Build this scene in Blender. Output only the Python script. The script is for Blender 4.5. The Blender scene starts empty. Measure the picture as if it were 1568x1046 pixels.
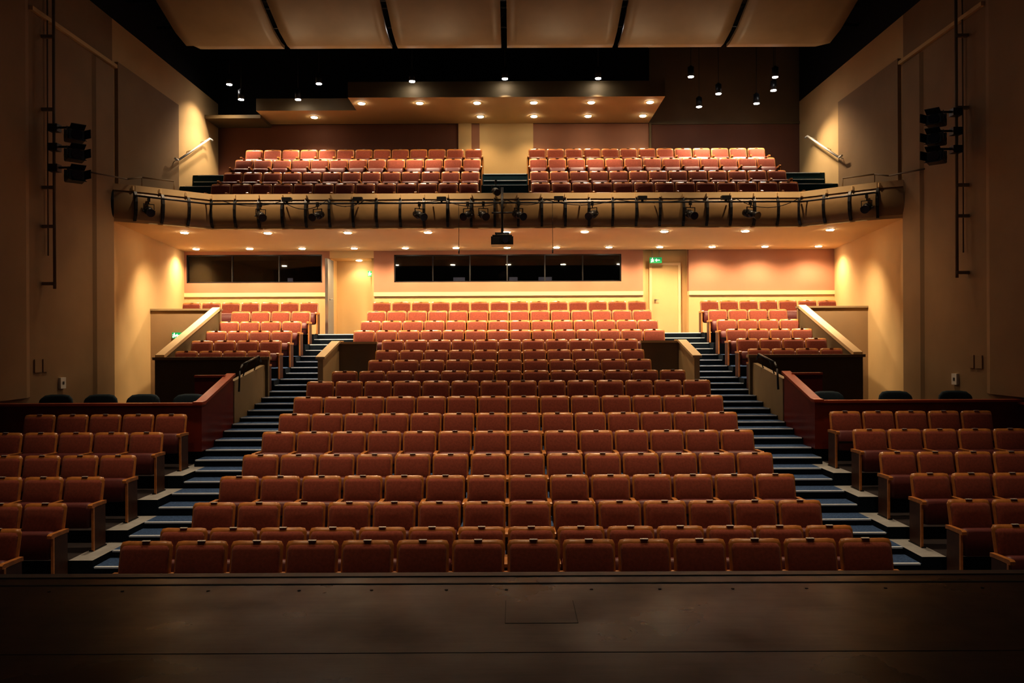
import bpy, bmesh, math, random
from mathutils import Vector, Matrix
random.seed(4)
scene = bpy.context.scene
try:
    scene.view_settings.view_transform = 'Standard'
    scene.view_settings.look = 'Medium High Contrast'
except Exception as e: print(e)

# ------------------------------------------------------------ materials
MATS = {}
def mat(name, col, rough=0.6, spec=0.5, metal=0.0, noise=0.0, nscale=8.0, bump=0.0, bscale=60.0, col2=None, emit=None, estr=0.0, sheen=0.0, coat=0.0):
    m = bpy.data.materials.new(name); m.use_nodes = True
    nt = m.node_tree; b = nt.nodes['Principled BSDF']
    b.inputs['Base Color'].default_value = (*col, 1)
    b.inputs['Roughness'].default_value = rough
    b.inputs['Specular IOR Level'].default_value = spec
    b.inputs['Metallic'].default_value = metal
    if sheen: b.inputs['Sheen Weight'].default_value = sheen
    if coat: b.inputs['Coat Weight'].default_value = coat
    if emit:
        b.inputs['Emission Color'].default_value = (*emit, 1)
        b.inputs['Emission Strength'].default_value = estr
    tc = nt.nodes.new('ShaderNodeTexCoord')
    if noise > 0 or col2:
        n = nt.nodes.new('ShaderNodeTexNoise'); n.inputs['Scale'].default_value = nscale
        n.inputs['Detail'].default_value = 5
        nt.links.new(tc.outputs['Object'], n.inputs['Vector'])
        r = nt.nodes.new('ShaderNodeValToRGB')
        r.color_ramp.elements[0].position = 0.3; r.color_ramp.elements[1].position = 0.7
        c2 = col2 if col2 else tuple(c*(1-noise) for c in col)
        r.color_ramp.elements[0].color = (*c2, 1)
        r.color_ramp.elements[1].color = (*col, 1)
        nt.links.new(n.outputs['Fac'], r.inputs['Fac'])
        nt.links.new(r.outputs['Color'], b.inputs['Base Color'])
    if bump > 0:
        n2 = nt.nodes.new('ShaderNodeTexNoise'); n2.inputs['Scale'].default_value = bscale
        nt.links.new(tc.outputs['Object'], n2.inputs['Vector'])
        bp = nt.nodes.new('ShaderNodeBump'); bp.inputs['Strength'].default_value = bump
        bp.inputs['Distance'].default_value = 0.01
        nt.links.new(n2.outputs['Fac'], bp.inputs['Height'])
        nt.links.new(bp.outputs['Normal'], b.inputs['Normal'])
    MATS[name] = m
    return m

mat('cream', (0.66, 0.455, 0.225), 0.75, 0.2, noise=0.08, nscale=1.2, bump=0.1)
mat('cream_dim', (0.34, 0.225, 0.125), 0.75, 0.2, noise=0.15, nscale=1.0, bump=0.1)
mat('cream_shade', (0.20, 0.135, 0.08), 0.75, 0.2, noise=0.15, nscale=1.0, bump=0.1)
mat('soffit', (0.76, 0.53, 0.27), 0.7, 0.2, noise=0.04, nscale=1.0)
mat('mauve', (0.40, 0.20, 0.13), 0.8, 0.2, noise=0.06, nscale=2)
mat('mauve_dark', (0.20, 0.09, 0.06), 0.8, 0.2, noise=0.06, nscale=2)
mat('trimcream', (0.78, 0.57, 0.32), 0.5, 0.3)
mat('fabric', (0.28, 0.072, 0.044), 0.9, 0.2, noise=0.25, nscale=35, bump=0.4, bscale=250, sheen=0.12)
mat('fabric_dark', (0.15, 0.035, 0.035), 0.5, 0.5, noise=0.2, nscale=30)
mat('wood', (0.60, 0.25, 0.075), 0.3, 0.5, noise=0.3, nscale=14)
mat('wood_dark', (0.09, 0.035, 0.018), 0.45, 0.4, noise=0.3, nscale=14)
mat('plaque', (0.55, 0.52, 0.48), 0.4, 0.5, metal=0.2)
mat('carpet', (0.07, 0.125, 0.25), 0.95, 0.1, noise=0.5, nscale=40, bump=0.3, bscale=200)
mat('riser', (0.010, 0.016, 0.024), 0.9, 0.1, noise=0.3, nscale=40)
mat('teal', (0.014, 0.040, 0.052), 0.9, 0.1, noise=0.3, nscale=40)
mat('nosing', (0.72, 0.78, 0.84), 0.5, 0.4)
mat('concrete', (0.38, 0.38, 0.37), 0.7, 0.3, noise=0.25, nscale=6)
mat('darkfloor', (0.05, 0.04, 0.04), 0.8, 0.2, noise=0.3, nscale=5)
mat('redwood', (0.24, 0.036, 0.017), 0.3, 0.5, noise=0.3, nscale=3)
mat('redcap', (0.42, 0.08, 0.03), 0.3, 0.5, noise=0.2, nscale=6)
mat('olive', (0.17, 0.12, 0.06), 0.6, 0.3, noise=0.1, nscale=3)
mat('olive_light', (0.32, 0.23, 0.125), 0.6, 0.3, noise=0.1, nscale=3)
mat('black', (0.006, 0.006, 0.007), 0.7, 0.3)
mat('blackmetal', (0.012, 0.012, 0.014), 0.4, 0.5)
mat('greymetal', (0.10, 0.085, 0.08), 0.45, 0.5, metal=0.4)
mat('trussmetal', (0.02, 0.02, 0.02), 0.5, 0.5)
mat('steel', (0.45, 0.42, 0.38), 0.3, 0.5, metal=0.9)
mat('conduit', (0.22, 0.16, 0.10), 0.6, 0.3)
mat('fascia', (0.36, 0.23, 0.11), 0.4, 0.4, noise=0.15, nscale=4)
mat('cloud', (0.40, 0.265, 0.135), 0.45, 0.3, noise=0.15, nscale=2)
mat('chairteal', (0.035, 0.06, 0.08), 0.8, 0.3, noise=0.2, nscale=30)
mat('bulb', (1, 0.9, 0.7), 0.5, emit=(1.0, 0.88, 0.66), estr=60)
mat('bulbcool', (1, 0.95, 0.9), 0.5, emit=(1.0, 0.96, 0.92), estr=60)
mat('exitgreen', (0.0, 0.35, 0.12), 0.5, emit=(0.0, 0.55, 0.18), estr=0.3)
mat('exitwhite', (0.9, 0.95, 0.9), 0.5, emit=(0.9, 1.0, 0.9), estr=0.8)
mat('screen', (0.3, 0.3, 0.4), 0.4, emit=(0.55, 0.5, 0.6), estr=0.25)
mat('lens', (0.03, 0.03, 0.05), 0.08, 0.8)
mat('white', (0.7, 0.66, 0.6), 0.5)
mat('doorgrey', (0.16, 0.18, 0.19), 0.25, 0.6)

def stage_mat():
    m = bpy.data.materials.new('stage_floor_paint'); m.use_nodes = True
    nt = m.node_tree; b = nt.nodes['Principled BSDF']
    tc = nt.nodes.new('ShaderNodeTexCoord')
    mp = nt.nodes.new('ShaderNodeMapping'); mp.inputs['Scale'].default_value = (0.7, 7.0, 1)
    n = nt.nodes.new('ShaderNodeTexNoise'); n.inputs['Scale'].default_value = 2.5; n.inputs['Detail'].default_value = 10; n.inputs['Roughness'].default_value = .65
    r = nt.nodes.new('ShaderNodeValToRGB')
    r.color_ramp.elements[0].color = (0.010, 0.0055, 0.005, 1); r.color_ramp.elements[0].position = 0.35
    r.color_ramp.elements[1].color = (0.027, 0.015, 0.012, 1); r.color_ramp.elements[1].position = 0.72
    nt.links.new(tc.outputs['Object'], mp.inputs['Vector']); nt.links.new(mp.outputs['Vector'], n.inputs['Vector'])
    nt.links.new(n.outputs['Fac'], r.inputs['Fac']); nt.links.new(r.outputs['Color'], b.inputs['Base Color'])
    n3 = nt.nodes.new('ShaderNodeTexNoise'); n3.inputs['Scale'].default_value = 1.3; n3.inputs['Detail'].default_value = 6
    nt.links.new(tc.outputs['Object'], n3.inputs['Vector'])
    mr = nt.nodes.new('ShaderNodeMapRange'); mr.inputs['From Min'].default_value=.3; mr.inputs['From Max'].default_value=.7
    mr.inputs['To Min'].default_value = 0.22; mr.inputs['To Max'].default_value = 0.48
    nt.links.new(n3.outputs['Fac'], mr.inputs['Value']); nt.links.new(mr.outputs['Result'], b.inputs['Roughness'])
    bp = nt.nodes.new('ShaderNodeBump'); bp.inputs['Strength'].default_value=.15; bp.inputs['Distance'].default_value=.004
    nt.links.new(n.outputs['Fac'], bp.inputs['Height']); nt.links.new(bp.outputs['Normal'], b.inputs['Normal'])
    b.inputs['Specular IOR Level'].default_value = 0.3
    MATS['stage'] = m
stage_mat()
def glass_mat():
    m = bpy.data.materials.new('window_glass'); m.use_nodes = True
    nt = m.node_tree; nt.nodes.clear()
    o = nt.nodes.new('ShaderNodeOutputMaterial'); mx = nt.nodes.new('ShaderNodeMixShader')
    t = nt.nodes.new('ShaderNodeBsdfTransparent'); t.inputs['Color'].default_value = (0.5, 0.5, 0.5, 1)
    g = nt.nodes.new('ShaderNodeBsdfGlossy'); g.inputs['Roughness'].default_value = 0.03
    mx.inputs[0].default_value = 0.06
    nt.links.new(t.outputs[0], mx.inputs[1]); nt.links.new(g.outputs[0], mx.inputs[2]); nt.links.new(mx.outputs[0], o.inputs[0])
    MATS['glass'] = m
glass_mat()

# ------------------------------------------------------------ mesh builder
class MB:
    def __init__(s): s.v=[]; s.f=[]; s.m=[]; s.s=[]; s.names=[]
    def mi(s, n):
        if n not in s.names: s.names.append(n)
        return s.names.index(n)
    def face(s, idx, m, smooth=False):
        s.f.append(tuple(idx)); s.m.append(s.mi(m)); s.s.append(smooth)
    def box(s, x0,x1,y0,y1,z0,z1,m,top=None,front=None):
        if x0>x1: x0,x1=x1,x0
        b=len(s.v)
        s.v += [(x0,y0,z0),(x1,y0,z0),(x1,y1,z0),(x0,y1,z0),(x0,y0,z1),(x1,y0,z1),(x1,y1,z1),(x0,y1,z1)]
        for k,q in enumerate([(0,3,2,1),(4,5,6,7),(0,1,5,4),(1,2,6,5),(2,3,7,6),(3,0,4,7)]):
            mm = m
            if k==1 and top: mm=top
            if k==2 and front: mm=front
            s.face([b+i for i in q], mm)
    def prism_x(s, pts, x0, x1, m, caps=True, smooth=False):
        b=len(s.v); n=len(pts)
        s.v += [(x0,p[0],p[1]) for p in pts]+[(x1,p[0],p[1]) for p in pts]
        for i in range(n):
            j=(i+1)%n; s.face((b+i,b+j,b+n+j,b+n+i), m, smooth)
        if caps:
            s.face([b+i for i in range(n)], m); s.face([b+n+i for i in range(n-1,-1,-1)], m)
    def prism_z(s, pts, z0, z1, m, top=None):
        b=len(s.v); n=len(pts)
        s.v += [(p[0],p[1],z0) for p in pts]+[(p[0],p[1],z1) for p in pts]
        for i in range(n):
            j=(i+1)%n; s.face((b+i,b+j,b+n+j,b+n+i), m)
        s.face([b+i for i in range(n-1,-1,-1)], m); s.face([b+n+i for i in range(n)], top or m)
    def cyl(s, p, q, r0, m, r1=None, seg=10, caps=True, capm=None):
        p=Vector(p); q=Vector(q); r1 = r0 if r1 is None else r1
        d=(q-p).normalized(); a=d.orthogonal().normalized(); c=d.cross(a)
        b=len(s.v)
        for P,R in ((p,r0),(q,r1)):
            for i in range(seg):
                t=2*math.pi*i/seg
                s.v.append(tuple(P+a*(R*math.cos(t))+c*(R*math.sin(t))))
        for i in range(seg):
            j=(i+1)%seg; s.face((b+i,b+j,b+seg+j,b+seg+i), m, True)
        if caps:
            s.face([b+i for i in range(seg-1,-1,-1)], m); s.face([b+seg+i for i in range(seg)], capm or m)
    def tube(s, pts, r, m, seg=6):
        for a,b in zip(pts[:-1],pts[1:]): s.cyl(a,b,r,m,seg=seg)
    def add(s, o, M=None, off=None):
        b=len(s.v)
        if M is not None: s.v += [tuple(M@Vector(v)) for v in o.v]
        else: s.v += [(v[0]+off[0],v[1]+off[1],v[2]+off[2]) for v in o.v]
        mp=[s.mi(n) for n in o.names]
        s.f += [tuple(b+i for i in f) for f in o.f]; s.m += [mp[i] for i in o.m]; s.s += o.s
    def mesh(s, name, center=None, recalc=True):
        me=bpy.data.meshes.new(name)
        vv = s.v if center is None else [(v[0]-center[0],v[1]-center[1],v[2]-center[2]) for v in s.v]
        me.from_pydata(vv,[],s.f)
        for n in s.names: me.materials.append(MATS[n])
        me.polygons.foreach_set('material_index', s.m)
        me.polygons.foreach_set('use_smooth', s.s)
        if recalc:
            bm=bmesh.new(); bm.from_mesh(me); bmesh.ops.recalc_face_normals(bm, faces=bm.faces); bm.to_mesh(me); bm.free()
        me.update(); return me
    def make(s, name, recalc=True):
        xs=[v[0] for v in s.v]; ys=[v[1] for v in s.v]; zs=[v[2] for v in s.v]
        c=((min(xs)+max(xs))/2,(min(ys)+max(ys))/2,min(zs))
        me=s.mesh(name,c,recalc); ob=bpy.data.objects.new(name,me); ob.location=c
        scene.collection.objects.link(ob); return ob

# ------------------------------------------------------------ levels
CZ = 2.9
Y = lambda k: 7.9+0.9*(k-1)
F = {0:-.05,1:.03,2:-.05,3:.05,4:.22,5:.38,6:.61,7:.81,8:1.03,9:1.26,10:1.42,11:1.62,12:1.82,13:2.05,14:2.29,15:2.55,16:2.84,17:3.12}
SOF = 5.65
BY = {1:20.6,2:21.5,3:22.4,4:23.3}
BF = {1:6.11,2:6.60,3:7.15,4:7.64}

# ------------------------------------------------------------ floors
fl = MB()
fl.box(-8.95,8.95,5.85,8.02,-.35,.03,'darkfloor')
fl.box(-8.95,8.95,8.02,Y(2)+.12,-.35,-.05,'darkfloor')
for k in range(3,18):
    y0=Y(k)-.78; y1=Y(k)+.12 if k<17 else 24.0
    fl.box(-3.97,3.97,y0,y1,-.35,F[k],'riser',top='carpet')
for sx in (-1,1):
    for k in range(3,8):
        y0=Y(k)-.78; y1=Y(k)+.12 if k<7 else 13.75
        fl.box(sx*5.12,sx*5.42,y0,y1,-.35,F[k],'riser',top='concrete')
        fl.box(sx*5.42,sx*8.95,y0,y1,-.35,F[k],'riser',top='darkfloor')
    fl.box(sx*5.3,sx*9.0,13.75,18,-.35,1.02,'darkfloor')
    fl.box(sx*7.6,sx*9.7,18,20.7,-.35,1.02,'darkfloor')
    for k in range(12,17):
        y0=Y(k)-.78 if k>12 else 17.4; y1=Y(k)+.12
        fl.box(sx*5.3,sx*7.54,y0,y1,-.35,F[k],'riser',top='carpet')
    fl.box(sx*5.3,sx*7.54,21.52,24.0,-.35,F[17],'riser',top='carpet')
    fl.box(sx*7.54,sx*9.9,20.8,24.0,-.35,F[17],'riser',top='carpet')
fl.make('floor')

for sx in (-1,1):
    st=MB()
    for k in range(3,18):
        xi,xo = 3.97, (5.12 if k<=7 else 5.3)
        y0=Y(k)-.78; y1=Y(k)+.12 if k<17 else 25.0
        h=(F[k-1]+F[k])/2
        st.box(sx*xi,sx*xo,y0,y0+.45,-.35,h,'riser',top='carpet')
        st.box(sx*xi,sx*xo,y0+.45,y1,-.35,F[k],'riser',top='carpet')
        st.box(sx*(xi+.02),sx*(xo-.02),y0-.006,y0+.035,h-.014,h+.006,'nosing')
        st.box(sx*(xi+.02),sx*(xo-.02),y0+.444,y0+.485,F[k]-.014,F[k]+.006,'nosing')
    st.make('aisle_staircase')

# stage
sg=MB()
sg.box(-8.94,8.94,-5,5.8,-.35,1.2,'stage')
sg.box(-8.94,8.94,5.76,5.85,1.13,1.206,'greymetal')
sg.box(-8.94,8.94,5.58,5.60,1.2,1.2035,'black')
sg.box(-8.94,8.94,4.35-.002,4.35+.002,1.2,1.2015,'black')
tx0,tx1,ty0,ty1=.02,.46,4.8,5.22
for a,b,c,d in ((tx0,tx1,ty0,ty0+.004),(tx0,tx0+.003,ty0,ty1),(tx1,tx1+.003,ty0,ty1)):
    sg.box(a,b,c,d,1.2,1.2015,'black')
for i in range(18):
    x=-4.6+i*.52+random.uniform(-.1,.1); sg.cyl((x,5.45,1.2),(x,5.45,1.203),.011,'black',seg=8)
sg.make('stage_platform')

# ------------------------------------------------------------ walls
for sx,nm in ((-1,'wall_left'),(1,'wall_right')):
    w=MB()
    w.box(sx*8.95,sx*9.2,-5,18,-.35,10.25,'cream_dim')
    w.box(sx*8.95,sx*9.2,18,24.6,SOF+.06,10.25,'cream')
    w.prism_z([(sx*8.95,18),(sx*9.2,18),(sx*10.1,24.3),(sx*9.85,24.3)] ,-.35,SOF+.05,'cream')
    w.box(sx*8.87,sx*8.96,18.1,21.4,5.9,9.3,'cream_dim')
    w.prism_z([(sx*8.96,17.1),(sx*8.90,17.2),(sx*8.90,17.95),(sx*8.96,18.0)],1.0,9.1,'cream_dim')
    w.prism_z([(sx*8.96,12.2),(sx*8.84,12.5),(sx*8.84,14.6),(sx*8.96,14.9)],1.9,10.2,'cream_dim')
    w.box(sx*8.88,sx*8.96,14.9,18.5,9.15,9.23,'cream')
    w.make(nm)
    w=MB(); w.box(sx*8.95,sx*9.2,3,24.6,10.26,12.0,'black'); w.make(nm+'_upper')

def x24(u): return .07+(u-784)*24/1218
wb=MB()
zt=5.68
def framed(w,xa,xb,wxa,wxb,wz0,wz1,m):
    w.box(xa,wxa,24,24.2,4.4,zt,m); w.box(wxb,xb,24,24.2,4.4,zt,m)
    w.box(wxa,wxb,24,24.2,4.4,wz0,m); w.box(wxa,wxb,24,24.2,wz1,zt,m)
framed(wb,-9.9,-5.42,-9.75,-5.65,4.70,5.55,'mauve')
framed(wb,-4.09,4.03,-3.48,3.38,4.70,5.53,'mauve')
wb.box(5.41,9.9,24,24.2,4.4,zt,'mauve')
for a,b in ((-9.9,-5.42),(-4.09,4.03),(5.41,9.9)):
    wb.box(a,b,24,24.2,-.35,4.28,'cream')
    wb.box(a,b,23.96,24.2,4.28,4.4,'trimcream')
wb.box(-5.42,-4.0,25.0,25.2,-.35,zt,'cream'); wb.box(4.0,5.45,24.35,24.55,-.35,zt,'cream')
for a in (-5.52,-4.19): wb.box(a,a+.1,24.2,25.0,-.35,zt,'cream')
for a in (4.03,5.41): wb.box(a,a+.1,24.2,24.4,-.35,zt,'cream')
wb.box(-5.42,-4.09,24,25.1,zt-.24,zt,'cream')
# wall behind balcony
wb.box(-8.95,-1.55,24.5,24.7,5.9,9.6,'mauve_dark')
wb.box(-1.55,-1.15,24.42,24.7,5.9,9.6,'cream')
wb.box(-1.15,4.3,24.5,24.7,5.9,9.6,'mauve')
wb.box(-.9,.75,24.45,24.7,5.9,9.6,'cream')
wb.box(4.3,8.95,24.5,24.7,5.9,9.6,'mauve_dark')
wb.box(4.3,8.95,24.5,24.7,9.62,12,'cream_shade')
wb.box(4.3,8.95,24.46,24.7,9.56,9.64,'olive')
wb.box(-9.2,4.3,24.5,24.7,9.6,12,'black')
wb.box(4.32,4.38,24.44,24.5,7.5,12,'olive')
wb.make('wall_back')

n=1
for xa,xb,z0,z1,mull in ((-9.75,-5.65,4.70,5.55,[x24(355),x24(427)]),(-3.48,3.38,4.70,5.53,[x24(u) for u in (663,720,777,835,893)])):
    cr=MB()
    cr.box(xa-.05,xb+.05,26.2,26.3,4.2,5.62,'black'); cr.box(xa-.05,xb+.05,24.2,26.2,4.2,4.3,'black'); cr.box(xa-.05,xb+.05,24.2,26.2,5.6,5.65,'black')
    cr.box(xa-.1,xa-.05,24.2,26.2,4.2,5.6,'black'); cr.box(xb+.05,xb+.1,24.2,26.2,4.2,5.6,'black')
    cr.make('wall_control_room')
    w=MB()
    w.box(xa,xb,24.08,24.09,z0,z1,'glass')
    for a,b,c,d in ((xa,xb,z0,z0+.035),(xa,xb,z1-.035,z1),(xa,xa+.035,z0,z1),(xb-.035,xb,z0,z1)):
        w.box(a,b,24.03,24.12,c,d,'blackmetal')
    for x in mull: w.box(x-.018,x+.018,24.04,24.12,z0,z1,'blackmetal')
    w.make('window_%d'%n); n+=1
for x,wd in ((.12,.3),(-1.55,.4),(1.1,.45),(-6.75,.2)):
    d=MB()
    d.box(x-wd/2,x+wd/2,24.5,24.53,4.62,4.9,'blackmetal'); d.box(x-wd/2+.02,x+wd/2-.02,24.49,24.5,4.66,4.88,'screen')
    d.box(x-.03,x+.03,24.53,24.57,4.5,4.75,'blackmetal'); d.box(x-.12,x+.12,24.45,24.65,4.48,4.5,'blackmetal')
    d.make('monitor')
for a,b in ((-3.4,3.3),(-9.6,-5.8)):
    dk=MB(); dk.box(a,b,24.3,24.9,4.44,4.48,'wood_dark')
    for x in (a+.1,(a+b)/2,b-.1): dk.box(x-.03,x+.03,24.35,24.85,4.3,4.44,'wood_dark')
    dk.make('control_desk')
d=MB(); d.box(-5.36,-5.30,23.2,23.98,3.14,5.35,'doorgrey'); d.box(-5.37,-5.29,23.18,23.22,3.14,5.35,'steel')
d.cyl((-5.28,23.3,4.15),(-5.18,23.3,4.15),.012,'steel'); d.cyl((-5.18,23.3,4.15),(-5.18,23.42,4.15),.012,'steel')
for z in (3.4,4.2,5.1): d.box(-5.37,-5.34,23.94,24.0,z,z+.1,'steel')
d.make('door_1')
d=MB()
d.box(4.35,5.15,24.30,24.35,3.12,5.2,'cream'); d.box(4.27,4.35,24.28,24.35,3.12,5.28,'trimcream'); d.box(5.15,5.23,24.28,24.35,3.12,5.28,'trimcream'); d.box(4.35,5.15,24.28,24.35,5.2,5.28,'trimcream')
d.cyl((4.45,24.24,4.15),(4.45,24.30,4.15),.03,'steel'); d.box(4.43,4.55,24.22,24.24,4.14,4.16,'steel')
d.make('door_2')

def exit_sign(x,y,z,w=.36,h=.17,stem=None):
    e=MB(); e.box(x-w/2,x+w/2,y,y+.05,z,z+h,'exitgreen')
    f=y-.004
    px=x-w*.28
    e.box(px-.012,px+.012,f,y,z+h*.78,z+h*.92,'exitwhite')
    e.box(px-.02,px+.015,f,y,z+h*.45,z+h*.74,'exitwhite')
    e.box(px-.05,px-.02,f,y,z+h*.55,z+h*.65,'exitwhite'); e.box(px+.01,px+.045,f,y,z+h*.5,z+h*.6,'exitwhite')
    e.box(px-.045,px-.015,f,y,z+h*.12,z+h*.42,'exitwhite'); e.box(px+.0,px+.035,f,y,z+h*.2,z+h*.42,'exitwhite')
    ax=x+w*.2
    e.box(ax-.06,ax+.05,f,y,z+h*.42,z+h*.58,'exitwhite')
    b=len(e.v); e.v += [(ax-.1,f,z+h*.5),(ax-.04,f,z+h*.8),(ax-.04,f,z+h*.2)]; e.face((b,b+1,b+2),'exitwhite')
    if stem:
        e.cyl((x-w*.3,y+.025,z+h),(x-w*.3,y+.025,stem),.008,'steel'); e.cyl((x+w*.3,y+.025,z+h),(x+w*.3,y+.025,stem),.008,'steel')
    e.make('exit_sign')
exit_sign(4.42,24.0,5.25,stem=SOF)
exit_sign(-4.28,24.85,4.95,w=.3)
exit_sign(-8.62,20.64,3.02,w=.26,h=.15)

c=MB()
c.box(-9.2,9.2,3,24.7,12.0,12.2,'black')
c.make('ceiling')
g=MB()
for y in (18.6,20.2): 
    g.cyl((-8.9,y,10.9),(8.9,y,10.9),.04,'trussmetal'); g.cyl((-8.9,y,11.4),(8.9,y,11.4),.04,'trussmetal')
    for i in range(23):
        x=-8.6+i*.75; g.cyl((x,y,10.9),(x+.37,y,11.4),.02,'trussmetal',seg=6); g.cyl((x+.37,y,11.4),(x+.75,y,10.9),.02,'trussmetal',seg=6)
for x in (-6.5,-2.2,2.2,6.5): g.cyl((x,18.6,11.4),(x,18.6,12),.03,'trussmetal'); g.cyl((x,20.2,11.4),(x,20.2,12),.03,'trussmetal')
g.make('lighting_truss')

# ------------------------------------------------------------ ceiling clouds
bx=[-6.82,-4.70,-2.40,-.07,2.30,4.62,6.85]
def cloud(x0,x1,prof,name='acoustic_ceiling_panel',ztop=12.0,rl=0,rr=0):
    m=MB(); N=10; cols=[]
    for i in range(N+1):
        t=i/N; x=x0+(x1-x0)*t
        ring=[]
        for (y,z) in prof: ring.append((x, y, z))
        for (y,z) in reversed(prof): ring.append((x, y, z+.07))
        for q,(rad) in ((t,rl),(1-t,rr)):
            if rad and q*(x1-x0)<rad:
                dd=rad-q*(x1-x0); k=rad-math.sqrt(max(0,rad*rad-dd*dd))
                L=len(prof)
                for s_ in (0,2*L-1): ring[s_]=(ring[s_][0],ring[s_][1]-k,ring[s_][2]+k*.2)
        cols.append(ring)
    n=len(cols[0]); b=len(m.v)
    for r in cols: m.v+=r
    for i in range(N):
        for j in range(n):
            k=(j+1)%n
            m.face((b+i*n+j,b+i*n+k,b+(i+1)*n+k,b+(i+1)*n+j),'cloud',True)
    m.face([b+j for j in range(n)],'cloud'); m.face([b+N*n+j for j in range(n)],'cloud')
    for x in (x0+.4,x1-.4):
        for y,z in (prof[1],prof[-2]): m.cyl((x,y,z+.05),(x,y,ztop),.008,'blackmetal',seg=6)
    m.make(name)
prof1=[(17.0,9.17),(16.75,9.15),(16.2,9.22),(15.4,9.47),(14.4,9.85),(13.2,10.4)]
prof2=[(11.8,9.5),(11.5,9.52),(10.8,9.65),(9.8,9.95),(8.6,10.4),(7.4,10.9)]
for i in range(6):
    for pr in (prof1,prof2):
        cloud(bx[i]+.06,bx[i+1]-.06,pr,rl=(.25 if i==0 else 0),rr=(.25 if i==5 else 0))

# ------------------------------------------------------------ balcony
path=[(-8.95,17.95),(-8.55,18.2),(-7.2,19.35),(7.1,19.35),(8.45,18.2),(8.95,17.95)]
bl=MB()
bl.prism_z(path+[(9.15,18.02),(9.98,24.0),(-9.98,24.0),(-9.15,18.02)],SOF,SOF+.12,'soffit')
bl.prism_z([(-8.9,18.3),(-8.5,18.5),(-7.15,19.6),(7.05,19.6),(8.4,18.5),(8.9,18.3),(8.9,20.7),(-8.9,20.7)],SOF+.12,BF[1],'teal')
for k in (2,3,4):
    bl.box(-8.94,8.94,BY[k]-.78,BY[k]+.12 if k<4 else 24.5,SOF+.12,BF[k],'teal')
for (xa,xb) in ((-8.8,-7.8),(-.7,.5),(7.6,8.8)):
    for k in (2,3,4):
        h=(BF[k]+BF[k-1])/2; y0=BY[k]-.78
        bl.box(xa,xb,y0-.3,y0-.001,SOF+.12,h,'teal')
        bl.box(xa,xb,y0-.32,y0-.28,h-.012,h+.006,'nosing'); bl.box(xa,xb,y0-.02,y0+.02,BF[k]-.012,BF[k]+.006,'nosing')
bl.make('balcony')

fa=MB()
def offs(path,d):
    out=[]
    for i,p in enumerate(path):
        a=Vector(path[max(i-1,0)]); b=Vector(path[min(i+1,len(path)-1)])
        t=(b-a).normalized(); nrm=Vector((t.y,-t.x))
        out.append((p[0]+nrm.x*d,p[1]+nrm.y*d))
    return out
segs=[]
for a,b in zip(path[:-1],path[1:]):
    a=Vector(a); b=Vector(b); L=(b-a).length; n=max(1,round(L/.57)); segs.append((a,b,n))
prf=[(.02,6.36),(.07,6.28),(.10,6.12),(.09,5.95),(.05,5.80),(-.02,5.70),(-.10,5.66)]
for a,b,n in segs:
    t=(b-a).normalized(); nr=Vector((t.y,-t.x))
    for i in range(n):
        p=a+(b-a)*(i/n); q=a+(b-a)*((i+1)/n)
        p2=p+t*.02; q2=q-t*.02
        bb=len(fa.v)
        for o,z in prf: fa.v.append((p2.x+nr.x*o,p2.y+nr.y*o,z)); fa.v.append((q2.x+nr.x*o,q2.y+nr.y*o,z))
        for j in range(len(prf)-1): fa.face((bb+2*j,bb+2*j+1,bb+2*j+3,bb+2*j+2),'fascia',True)
        M=[]
        for e in (-.03,.03):
            for o,z in prf: M.append((p.x+t.x*e+nr.x*(o+.045),p.y+t.y*e+nr.y*(o+.045),z))
            for o,z in reversed(prf): M.append((p.x+t.x*e+nr.x*(o-.02),p.y+t.y*e+nr.y*(o-.02),z))
        bb=len(fa.v); fa.v+=M; k=len(prf)*2
        for j in range(k): fa.face((bb+j,bb+(j+1)%k,bb+k+(j+1)%k,bb+k+j),'blackmetal')
        fa.face([bb+j for j in range(k)],'blackmetal'); fa.face([bb+k+j for j in range(k)],'blackmetal')
        fa.box(p.x-.02,p.x+.02,p.y-.1-.02,p.y-.06,6.38,6.47,'trimcream')
    def quadbox(o0,o1,z0,z1,m):
        P=[a+nr*o0,b+nr*o0,b+nr*o1,a+nr*o1]; fa.prism_z([(v.x,v.y) for v in P],z0,z1,m)
    quadbox(.06,-.2,6.36,6.5,'trimcream'); quadbox(-.1,-.2,5.77,6.36,'olive')
fa.make('balcony_front_railing')
lb=MB()
bar=offs(path,.32); bz=6.22
pts=[(x,y,bz) for x,y in bar[1:-1]]
lb.tube(pts,.022,'blackmetal',seg=8)
for a,b in zip(bar[1:-2],bar[2:-1]):
    a=Vector(a); b=Vector(b); L=(b-a).length; n=max(1,int(L/1.75)); t=(b-a).normalized(); nr=Vector((t.y,-t.x))
    for i in range(n+1):
        p=a+(b-a)*(i/n); q=p-nr*.2
        lb.cyl((p.x,p.y,bz),(q.x,q.y,bz+.02),.018,'blackmetal',seg=6)
lb.make('lighting_bar')
cb=MB()
random.seed(9)
x=-6.8
while x<6.6:
    L=random.uniform(.9,2.0); dr=random.uniform(.05,.22)
    pts=[(x+L*i/8, 18.96, bz+.05-dr*4*(i/8)*(1-i/8)) for i in range(9)]
    cb.tube(pts,.009,'black',seg=5); x+=L
cb.make('power_cable')

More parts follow.
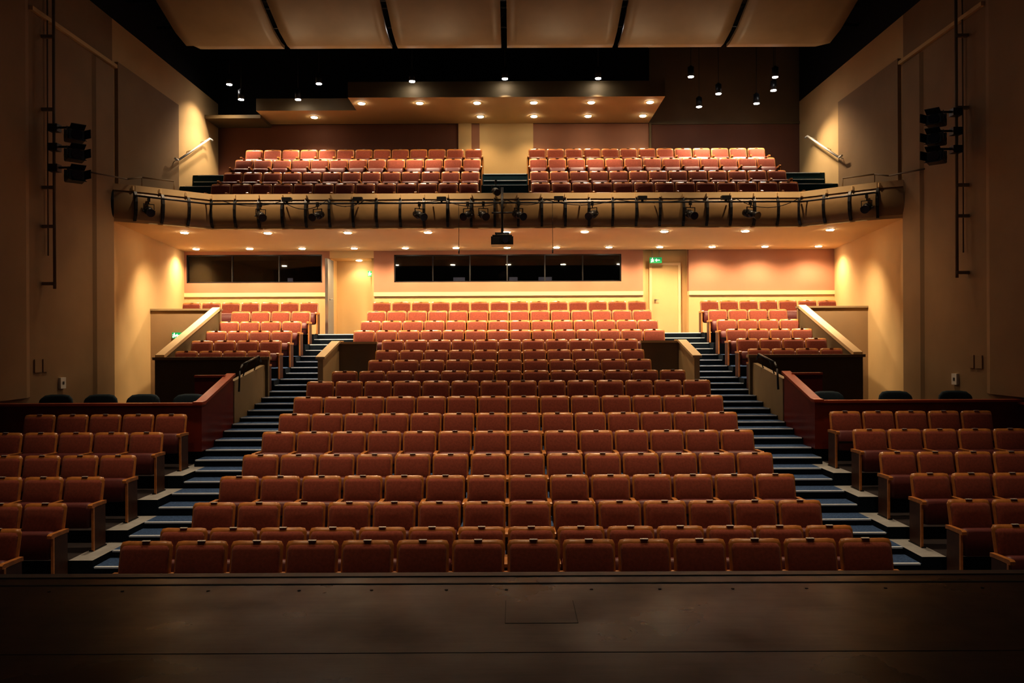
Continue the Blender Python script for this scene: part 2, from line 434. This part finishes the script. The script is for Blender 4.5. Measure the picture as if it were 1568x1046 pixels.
# ------------------------------------------------------------ lamps data
def spot(name,power,angle,blend=.6,col=(1,.73,.43),r=.05):
    l=bpy.data.lights.new(name,'SPOT'); l.energy=power; l.spot_size=math.radians(angle); l.spot_blend=blend; l.color=col; l.shadow_soft_size=r
    return l
def lampobj(name,me,loc,ld,aim=None,dz=-.04,stem=None):
    o=bpy.data.objects.new(name,me); o.location=loc; scene.collection.objects.link(o)
    L=bpy.data.objects.new('lamp',ld); scene.collection.objects.link(L); L.parent=o; L.location=(0,0,dz)
    if aim:
        d=(Vector(aim)-Vector(loc)).normalized(); q=d.to_track_quat('-Z','Y')
        L.rotation_euler=q.to_euler(); L.location=d*.06
        L.location.z=min(L.location.z,-.03)
    if stem:
        s=MB(); s.cyl((0,0,.30),(0,0,stem-loc[2]),.008,'blackmetal',seg=6); so=bpy.data.objects.new('stem',s.mesh('stem')); so.parent=o; scene.collection.objects.link(so)
    return o

# ------------------------------------------------------------ stage lanterns
def lantern():
    m=MB()
    m.box(-.03,.03,-.03,.03,-.06,.05,'blackmetal')
    m.cyl((0,0,-.05),(0,0,-.12),.012,'blackmetal')
    m.box(-.12,.12,-.015,.015,-.13,-.115,'blackmetal')
    m.box(-.125,-.112,-.015,.015,-.3,-.115,'blackmetal'); m.box(.112,.125,-.015,.015,-.3,-.115,'blackmetal')
    m.cyl((0,.20,-.22),(0,.05,-.27),.085,'blackmetal',r1=.105,seg=14)
    m.cyl((0,.05,-.27),(0,-.10,-.32),.105,'blackmetal',r1=.075,seg=14)
    m.cyl((0,-.10,-.32),(0,-.24,-.365),.075,'blackmetal',r1=.085,seg=14,capm='lens')
    m.cyl((0,-.235,-.362),(0,-.255,-.37),.10,'blackmetal',seg=14,capm='lens')
    for s in (-1,1): m.cyl((s*.105,0,-.29),(s*.145,0,-.29),.02,'blackmetal',seg=8)
    return m
lme=lantern().mesh('stage_spotlight')
def fresnel():
    m=MB()
    m.box(-.03,.03,-.03,.03,-.05,.05,'blackmetal')
    m.box(-.17,.17,-.015,.015,-.08,-.065,'blackmetal')
    for s in (-1,1): m.box(s*.165,s*.18,-.02,.02,-.24,-.065,'blackmetal')
    m.prism_x([(-.14,-.27),(-.14,-.09),(.10,-.08),(.16,-.12),(.16,-.24),(.10,-.28)],-.15,.15,'blackmetal')
    m.cyl((0,-.14,-.18),(0,-.17,-.18),.10,'blackmetal',seg=16,capm='lens')
    m.prism_x([(-.15,-.08),(-.30,-.02),(-.30,-.03),(-.15,-.09)],-.13,.13,'blackmetal')
    m.prism_x([(-.15,-.27),(-.30,-.33),(-.30,-.34),(-.15,-.28)],-.13,.13,'blackmetal')
    for s in (-1,1): m.prism_z([(s*.13,-.15),(s*.20,-.29),(s*.21,-.29),(s*.14,-.15)],-.26,-.09,'blackmetal')
    for i in range(4): m.box(-.12,.12,.0+i*.03,.012+i*.03,-.075,-.06,'blackmetal')
    return m
fme=fresnel().mesh('wall_spotlight')
def place_lantern(x,y,z,rz,s=1.0,rx=0,me=None,nm='stage_spotlight'):
    o=bpy.data.objects.new(nm,me or lme); o.location=(x,y,z); o.rotation_euler=(rx,0,rz); o.scale=(s,s,s)
    scene.collection.objects.link(o); return o
def x19(u): return .07+(u-784)*19.03/1218
upl=spot('added_panel_uplight',75,95,1.0,(1,.74,.46),.1)  # added light, brightens the rear edges of the ceiling panels
for i,(u,rz) in enumerate(((400,.5),(487,-.3),(643,.6),(717,-.4),(741,.3),(795,.5),(908,-.5),(1058,.2),(1150,.5))):
    o=place_lantern(x19(u),19.03,bz-.02,rz,.95)
UP=MB(); UP.box(-.11,.11,-.07,.07,0,.09,'blackmetal'); UP.box(-.09,.09,-.05,.05,.09,.095,'lens'); UP.box(-.02,.02,-.04,.04,-.04,0,'blackmetal')
upm=UP.mesh('added_uplight')  # box for the added uplights, not part of the real lighting bar
for x in (-5.3,-3.6,-1.6,1.2,3.2,5.2):
    o=bpy.data.objects.new('added_uplight',upm); o.location=(x,19.03,bz+.05); scene.collection.objects.link(o)
    L=bpy.data.objects.new('lamp',upl); L.parent=o; L.location=(0,-.02,.15); scene.collection.objects.link(L)
    L.rotation_euler=(Vector((x,17.3,9.2))-Vector((x,19.0,bz+.2))).to_track_quat('-Z','Y').to_euler()
place_lantern(-8.25,18.25,bz-.02,.6,.95); place_lantern(8.2,18.2,bz-.02,-.6,.95)
place_lantern(-.3,19.03,bz+.5,.2,.8)

for sx,yy,z0,lz in ((-1,15.3,3.95,(7.05,6.68,6.28)),(1,15.45,4.1,(7.32,6.95,6.6))):
    p=MB(); x=sx*8.72
    p.cyl((x,yy,z0),(x,yy,10.2),.03,'conduit',seg=8)
    for z in (z0+.1,z0+1.2,5.9,7.4,8.8,10.0):
        p.box(sx*8.70,sx*8.96,yy-.03,yy+.03,z-.03,z+.03,'conduit')
    p.cyl((sx*8.9,yy+.1,4.6),(sx*8.9,yy+.1,10.2),.015,'conduit',seg=6)
    for z in lz:
        p.cyl((x,yy,z),(sx*8.30,yy,z),.022,'blackmetal',seg=8)
        p.box(sx*8.62,sx*8.80,yy-.08,yy+.08,z-.08,z+.06,'blackmetal')
    p.make('wall_lighting_boom')
    for z in lz: place_lantern(sx*8.33,yy,z,-sx*0.75,1.0,rx=-.1,me=fme,nm='wall_spotlight')

p=MB(); px,py=-.15,18.85
p.box(px-.26,px+.26,py-.25,py+.25,5.17,5.36,'blackmetal'); p.box(px-.23,px+.23,py-.22,py+.22,5.36,5.40,'blackmetal')
p.cyl((px+.08,py-.25,5.27),(px+.08,py-.33,5.27),.07,'blackmetal',capm='lens',seg=16)
for i in range(5): p.box(px-.22,px-.06,py-.256,py-.25,5.2+i*.03,5.212+i*.03,'greymetal')
p.box(px-.17,px+.17,py-.12,py+.12,5.44,5.47,'blackmetal')
for s in (-1,1): p.cyl((px+s*.14,py,5.40),(px+s*.14,py,5.45),.012,'blackmetal')
p.cyl((px,py,5.47),(px,py,6.55),.03,'blackmetal'); p.cyl((px,py,6.2),(px,19.2,6.2),.025,'blackmetal')
p.cyl((px-.25,py,5.95),(px+.25,py,5.95),.02,'blackmetal'); p.cyl((px,py,5.6),(px,19.3,5.75),.02,'blackmetal')
p.make('projector')
for x in (-1.19,1.05):
    m=MB(); m.cyl((x,19.0,bz),(x,19.0,5.1),.006,'black',seg=5); m.cyl((x,19.0,5.1),(x,19.0,5.0),.018,'blackmetal',seg=8); m.make('hanging_microphone')

for sx in (-1,1):
    h=MB(); x=sx*8.72
    h.cyl((x,21.0,7.72),(x,23.2,8.85),.028,'white'); h.cyl((x,20.8,7.72),(x,21.0,7.72),.028,'white')
    h.cyl((x,23.2,8.85),(x,23.4,8.85),.028,'white')
    for y,z in ((21.1,7.77),(22.1,8.28),(23.1,8.8)): h.cyl((x,y,z),(sx*8.95,y,z-.08),.014,'white'); 
    h.make('wall_handrail')
    h=MB()
    h.tube([(sx*8.9,17.0,6.55),(sx*8.6,17.95,6.6),(sx*8.45,18.35,6.72),(sx*7.9,18.8,6.72)],.018,'conduit')
    h.cyl((sx*8.45,18.35,6.72),(sx*8.45,18.35,6.5),.014,'conduit'); h.cyl((sx*7.9,18.8,6.72),(sx*7.9,18.8,6.5),.014,'conduit')
    h.make('balcony_handrail')

b=MB(); b.box(-4.4,4.3,21.8,24.45,9.6,10.03,'soffit',front='olive')
b.box(-7.3,-4.4,23.0,24.45,9.6,9.95,'soffit',front='olive'); b.box(-8.94,-7.3,23.4,24.45,9.5,9.6,'olive')
b.make('balcony_ceiling_bulkhead')

# ------------------------------------------------------------ side partitions
for sx in (-1,1):
    p=MB()
    p.box(sx*5.3,sx*8.95,13.75,13.86,.6,1.82,'redwood'); p.box(sx*5.28,sx*8.95,13.71,13.90,1.82,1.86,'redcap')
    p.prism_x([(13.86,.6),(15.3,.6),(15.3,2.26),(13.86,1.84)],sx*5.3,sx*5.41,'redwood')
    p.prism_x([(13.7,1.84),(13.86,1.84),(15.36,2.26),(15.36,2.31),(13.86,1.89),(13.7,1.88)],sx*5.27,sx*5.44,'redcap')
    p.box(sx*5.41,sx*6.0,15.2,15.3,1.02,2.24,'redwood'); p.box(sx*5.41,sx*6.0,15.17,15.33,2.24,2.28,'redcap')
    p.box(sx*8.84,sx*8.95,7.0,13.75,-.05,1.78,'redwood'); p.box(sx*8.80,sx*8.95,7.0,13.75,1.78,1.82,'redcap')
    p.make('timber_partition')
    q=MB()
    q.prism_x([(15.37,.9),(17.3,.9),(17.3,2.42),(15.37,2.16)],sx*5.3,sx*5.40,'olive_light')
    q.box(sx*5.24,sx*7.7,17.3,17.4,1.02,2.53,'olive'); q.box(sx*5.2,sx*7.74,17.26,17.44,2.53,2.59,'olive_light')
    q.prism_x([(17.4,1.02),(20.7,1.02),(20.7,3.74),(17.4,2.53)],sx*7.56,sx*7.68,'olive')
    q.prism_x([(17.36,2.56),(20.7,3.74),(20.7,3.82),(17.36,2.64)],sx*7.52,sx*7.72,'trimcream')
    q.box(sx*7.52,sx*9.36,20.7,20.8,1.02,3.74,'cream_dim'); q.box(sx*7.5,sx*9.4,20.66,20.84,3.74,3.79,'olive_light')
    q.make('parapet_wall')
    r=MB(); x=sx*5.22
    r.tube([(x,15.4,1.95),(x,15.45,2.35),(x,15.6,2.47),(x,16.6,2.62),(x,16.75,2.5)],.02,'blackmetal')
    r.cyl((x,15.9,2.5),(sx*5.32,15.9,2.2),.012,'blackmetal'); r.cyl((x,16.6,2.62),(sx*5.32,16.6,2.3),.012,'blackmetal')
    r.make('aisle_handrail')
    b=MB()
    b.prism_x([(16.45,1.3),(18.25,1.3),(18.25,2.88),(17.9,2.88),(16.45,2.55)],sx*3.84,sx*3.95,'cream')
    b.prism_x([(16.42,2.55),(17.9,2.88),(18.3,2.88),(18.3,2.93),(17.9,2.93),(16.42,2.60)],sx*3.80,sx*3.99,'trimcream')
    b.box(sx*3.0,sx*3.84,18.0,18.1,1.6,2.86,'olive_light'); b.box(sx*2.98,sx*3.84,17.97,18.13,2.86,2.91,'trimcream')
    b.make('bay_partition')
    s=MB(); 
    s.box(sx*8.90,sx*8.96,15.81,15.99,2.0,2.22,'white'); s.box(sx*8.895,sx*8.9,15.87,15.93,2.08,2.14,'greymetal'); s.make('wall_socket')
    s=MB(); s.box(sx*8.925,sx*8.96,15.0,15.22,2.35,2.6,'cream_dim'); s.box(sx*8.925,sx*8.96,15.27,15.42,2.35,2.6,'cream_dim'); s.make('wall_switch_plate')

# ------------------------------------------------------------ theatre seats
def slab(m, w, z0, z1, rt, rb, yb, yt, thick, mt, curve=.25, N=8, R=4, edge=None):
    xs=[-w/2+w*(.5-.5*math.cos(math.pi*i/N)) for i in range(N+1)]
    def zl(x):
        e=abs(x)-(w/2-rt); t=z1-(rt-math.sqrt(max(0,rt*rt-e*e))) if e>0 else z1
        e=abs(x)-(w/2-rb); b=z0+(rb-math.sqrt(max(0,rb*rb-e*e))) if e>0 else z0
        return b,t
    ts=[0,.08,.5,.92,1]
    def P(i,j,front):
        x=xs[i]; b,t=zl(x); z=b+(t-b)*ts[j]
        y=yb+(yt-yb)*(z-z0)/(z1-z0) - curve*x*x
        if front:
            inner = 0<i<N and 0<j<len(ts)-1
            y -= thick if inner else thick*.45
        return (x,y,z)
    nb=len(ts); b0=len(m.v)
    for i in range(N+1):
        for j in range(nb): m.v.append(P(i,j,True))
    for i in range(N):
        for j in range(nb-1): m.face((b0+i*nb+j,b0+(i+1)*nb+j,b0+(i+1)*nb+j+1,b0+i*nb+j+1),mt,True)
    b1=len(m.v)
    for i in range(N+1):
        for j in range(nb): m.v.append(P(i,j,False))
    for i in range(N):
        for j in range(nb-1): m.face((b1+i*nb+j,b1+i*nb+j+1,b1+(i+1)*nb+j+1,b1+(i+1)*nb+j),mt,True)
    loop=[(i,0) for i in range(N+1)]+[(N,j) for j in range(1,nb)]+[(i,nb-1) for i in range(N-1,-1,-1)]+[(0,j) for j in range(nb-2,0,-1)]
    for k in range(len(loop)):
        a=loop[k]; c=loop[(k+1)%len(loop)]
        m.face((b0+a[0]*nb+a[1],b1+a[0]*nb+a[1],b1+c[0]*nb+c[1],b0+c[0]*nb+c[1]),edge or mt)

def seat_template(pw, tilt=0.0):
    m=MB(); w=pw-.03
    slab(m,w,.36,.90,.05,.04,-.10,.02,.022,'wood',curve=-.25,edge='wood')
    slab(m,w-.05,.40,.862,.04,.04,-.112,-.010,.045,'fabric',curve=-.25)
    slab(m,w-.05,.27,.60,.04,.05,-.17-tilt,-.145-tilt*1.6,.09,'fabric_dark',curve=0.0)
    m.box(-w/2+.05,w/2-.05,-.26,-.10,.40,.43,'blackmetal')
    m.box(-.04,.04,-.012,.028,.9,.905,'plaque')
    return m
ARM=MB()
ARM.prism_x([(-.02,.60),(-.36,.61),(-.385,.595),(-.385,.56),(-.36,.555),(-.02,.555)],-.028,.028,'wood')
ARM.prism_x([(-.05,.0),(-.05,.56),(-.33,.56),(-.29,.3),(-.31,.02),(-.31,0)],-.016,.016,'wood_dark')
ARM.box(-.03,.03,-.36,-.02,0,.015,'blackmetal')
TEMP={}
def tmpl(pw):
    k=round(pw,3)
    if k not in TEMP: TEMP[k]=[seat_template(pw,t) for t in (0,.012,.03)]
    return TEMP[k]
def row(y,z,x0,n,pw=.55):
    m=MB(); T=tmpl(pw)
    for i in range(n):
        m.add(random.choice(T),off=(x0+pw*(i+.5),y,z))
    for i in range(n+1):
        m.add(ARM,off=(x0+pw*i,y,z))
    for i in (0,n):
        s=-1 if i==0 else 1
        xx=x0+pw*i+s*.018
        m.box(xx-.010,xx+.010,y-.33,y-.05,z+.02,z+.56,'wood_dark')
        m.box(xx-.014,xx+.014,y-.36,y-.33,z+.0,z+.56,'wood')
    m.make('theatre_seat_row')
for k in range(1,10): row(Y(k),F[k],-3.85,14)
row(Y(10),F[10],-.5*13*.55,13)
row(Y(11),F[11],-.5*11*.55+.02,11); row(Y(12),F[12],-.5*11*.55+.02,11)
for k in range(13,18): row(Y(k),F[k],-3.85 if k!=13 else -.5*11*.55+.02,14 if k!=13 else 11)
for k in range(2,8):
    row(Y(k),F[k],-5.36-.55*(6 if k<7 else 5),6 if k<7 else 5); row(Y(k),F[k],5.36,6 if k<7 else 5)
for k in range(12,17):
    row(Y(k),F[k],-5.33-4*.54,4,.54); row(Y(k),F[k],5.33,4,.54)
row(Y(17),F[17],-5.33-7*.55,7); row(Y(17),F[17],5.33,7)
for k in (1,2,3,4):
    row(BY[k],BF[k],-7.72,13,.535); row(BY[k],BF[k],.56,13,.535)

def chair(x,y,z):
    m=MB(); w=.62
    slab(m,w,.50,.94,.16,.05,.22,.28,.06,'chairteal',curve=.55)
    m.box(-.26,.26,-.25,.2,.42,.5,'chairteal')
    for sx in (-1,1):
        m.cyl((sx*.27,-.24,0),(sx*.27,-.22,.64),.018,'wood'); m.cyl((sx*.27,.26,0),(sx*.28,.20,.80),.018,'wood')
        m.box(sx*.25,sx*.31,-.27,.22,.63,.66,'wood')
    m.box(-.27,.27,-.23,-.2,.38,.42,'wood'); m.box(-.27,.27,.18,.21,.38,.42,'wood')
    for i in range(len(m.v)): v=m.v[i]; m.v[i]=(v[0]+x,v[1]+y,v[2]+z)
    m.make('armchair')
for x in (-8.3,-7.48,-6.70,-5.85): chair(x,14.4,1.02)
for x in (5.85,7.1,8.2): chair(x,14.4,1.02)

# ------------------------------------------------------------ lamps
DL=MB()
DL.cyl((0,0,-.012),(0,0,.0),.115,'trimcream',seg=20); DL.cyl((0,0,-.03),(0,0,-.012),.085,'bulb',seg=20)
dlm=DL.mesh('recessed_downlight')
CAN=MB()
CAN.cyl((0,0,0),(0,0,.26),.085,'blackmetal',seg=16); CAN.cyl((0,0,-.012),(0,0,0),.078,'bulbcool',seg=16); CAN.cyl((0,0,.26),(0,0,.30),.04,'blackmetal')
canm=CAN.mesh('pendant_can_light')
under_f=spot('under_front',520,125,.9,(1,.77,.50)); under_b=spot('under_back',330,150,.7)
for x in (-8.05,-6.03,-4.03,-2.02,-.05,1.9,3.89,5.92,7.98):
    yy=19.9 if abs(x)<7 else 19.75
    lampobj('recessed_downlight',dlm,(x,yy,SOF),under_f,aim=(x,20.7,3))
for x in (-9.13,-7.57,-6.04,-4.52,-3.03,-1.55,-.06,1.38,2.91,4.39,5.92,7.46,9.02):
    lampobj('recessed_downlight',dlm,(x,23.2,SOF),under_b)
lampobj('recessed_downlight',dlm,(-4.65,24.6,5.44),spot('recess',60,140))
bal=spot('balcony_down',120,120,.7)
for x in (-4.12,-2.49,-.88,.71,2.32,3.97): lampobj('recessed_downlight',dlm,(x,22.3,9.6),bal)
for x in (-5.78,-.84,.75,2.36,3.99): lampobj('recessed_downlight',dlm,(x,23.65,9.6),bal)
can=spot('can_spot',380,80,.7,(1,.78,.54)); canw=spot('can_wall',240,110,.7,(1,.78,.54))
for x,y,z in ((-8.0,22.8,7.4),(-7.7,22.9,7.0),(-5.24,22,7.15),(-5.98,22.6,6.9),(-2.6,21.5,7.04),(-.09,21.5,7.1),(2.43,21.5,7.1),(5.05,22,7.3),(5.94,22.5,6.98),(5.58,23.3,6.85),(7.17,23,6.85),(7.38,22,7.28),(7.5,22.5,7.07)):
    W = abs(x)>7.3
    lampobj('pendant_can_light',canm,(x,y,z+CZ),canw if W else can,aim=(x*(1.08 if W else 1.0),y+(0.3 if not W else -.3),6),stem=12.0)
house=spot('house_spot',900,80,.8,(1,.74,.47),.12)
for x in (-6.5,-2.3,2.3,6.5): lampobj('pendant_can_light',canm,(x,17.8,9.9),house,aim=(x*.9,18.1,3),stem=12.0)
house2=spot('house_spot_front',980,64,.9,(1,.75,.49),.12)
for x in (-5.2,-1.9,1.9,5.2): lampobj('pendant_can_light',canm,(x,12.5,9.9),house2,aim=(x*.85,11.5,1),stem=12.0)
front_row_fill=spot('added_front_row_spot',380,64,.9,(1,.75,.49),.12)  # extra spot, added to bring more light onto the front rows
for x in (-4.6,0,4.6): lampobj('pendant_can_light',canm,(x,6.9,9.9),front_row_fill,aim=(x*.9,9.4,1),stem=12.0)  # unseen cans, added out of view to carry the front row spots

w=bpy.data.worlds.new('world'); scene.world=w; w.use_nodes=True
w.node_tree.nodes['Background'].inputs[0].default_value=(1,.68,.46,1); w.node_tree.nodes['Background'].inputs[1].default_value=.018

cd=bpy.data.cameras.new('camera'); cam=bpy.data.objects.new('camera',cd); scene.collection.objects.link(cam)
cd.lens=36*1218/1568; cd.sensor_width=36; cd.clip_end=200
cam.matrix_world=Matrix.Translation((.07,0,CZ))@Matrix.Rotation(math.radians(90),4,'X')@Matrix.Rotation(math.radians(-.25),4,'Z')
scene.camera=cam
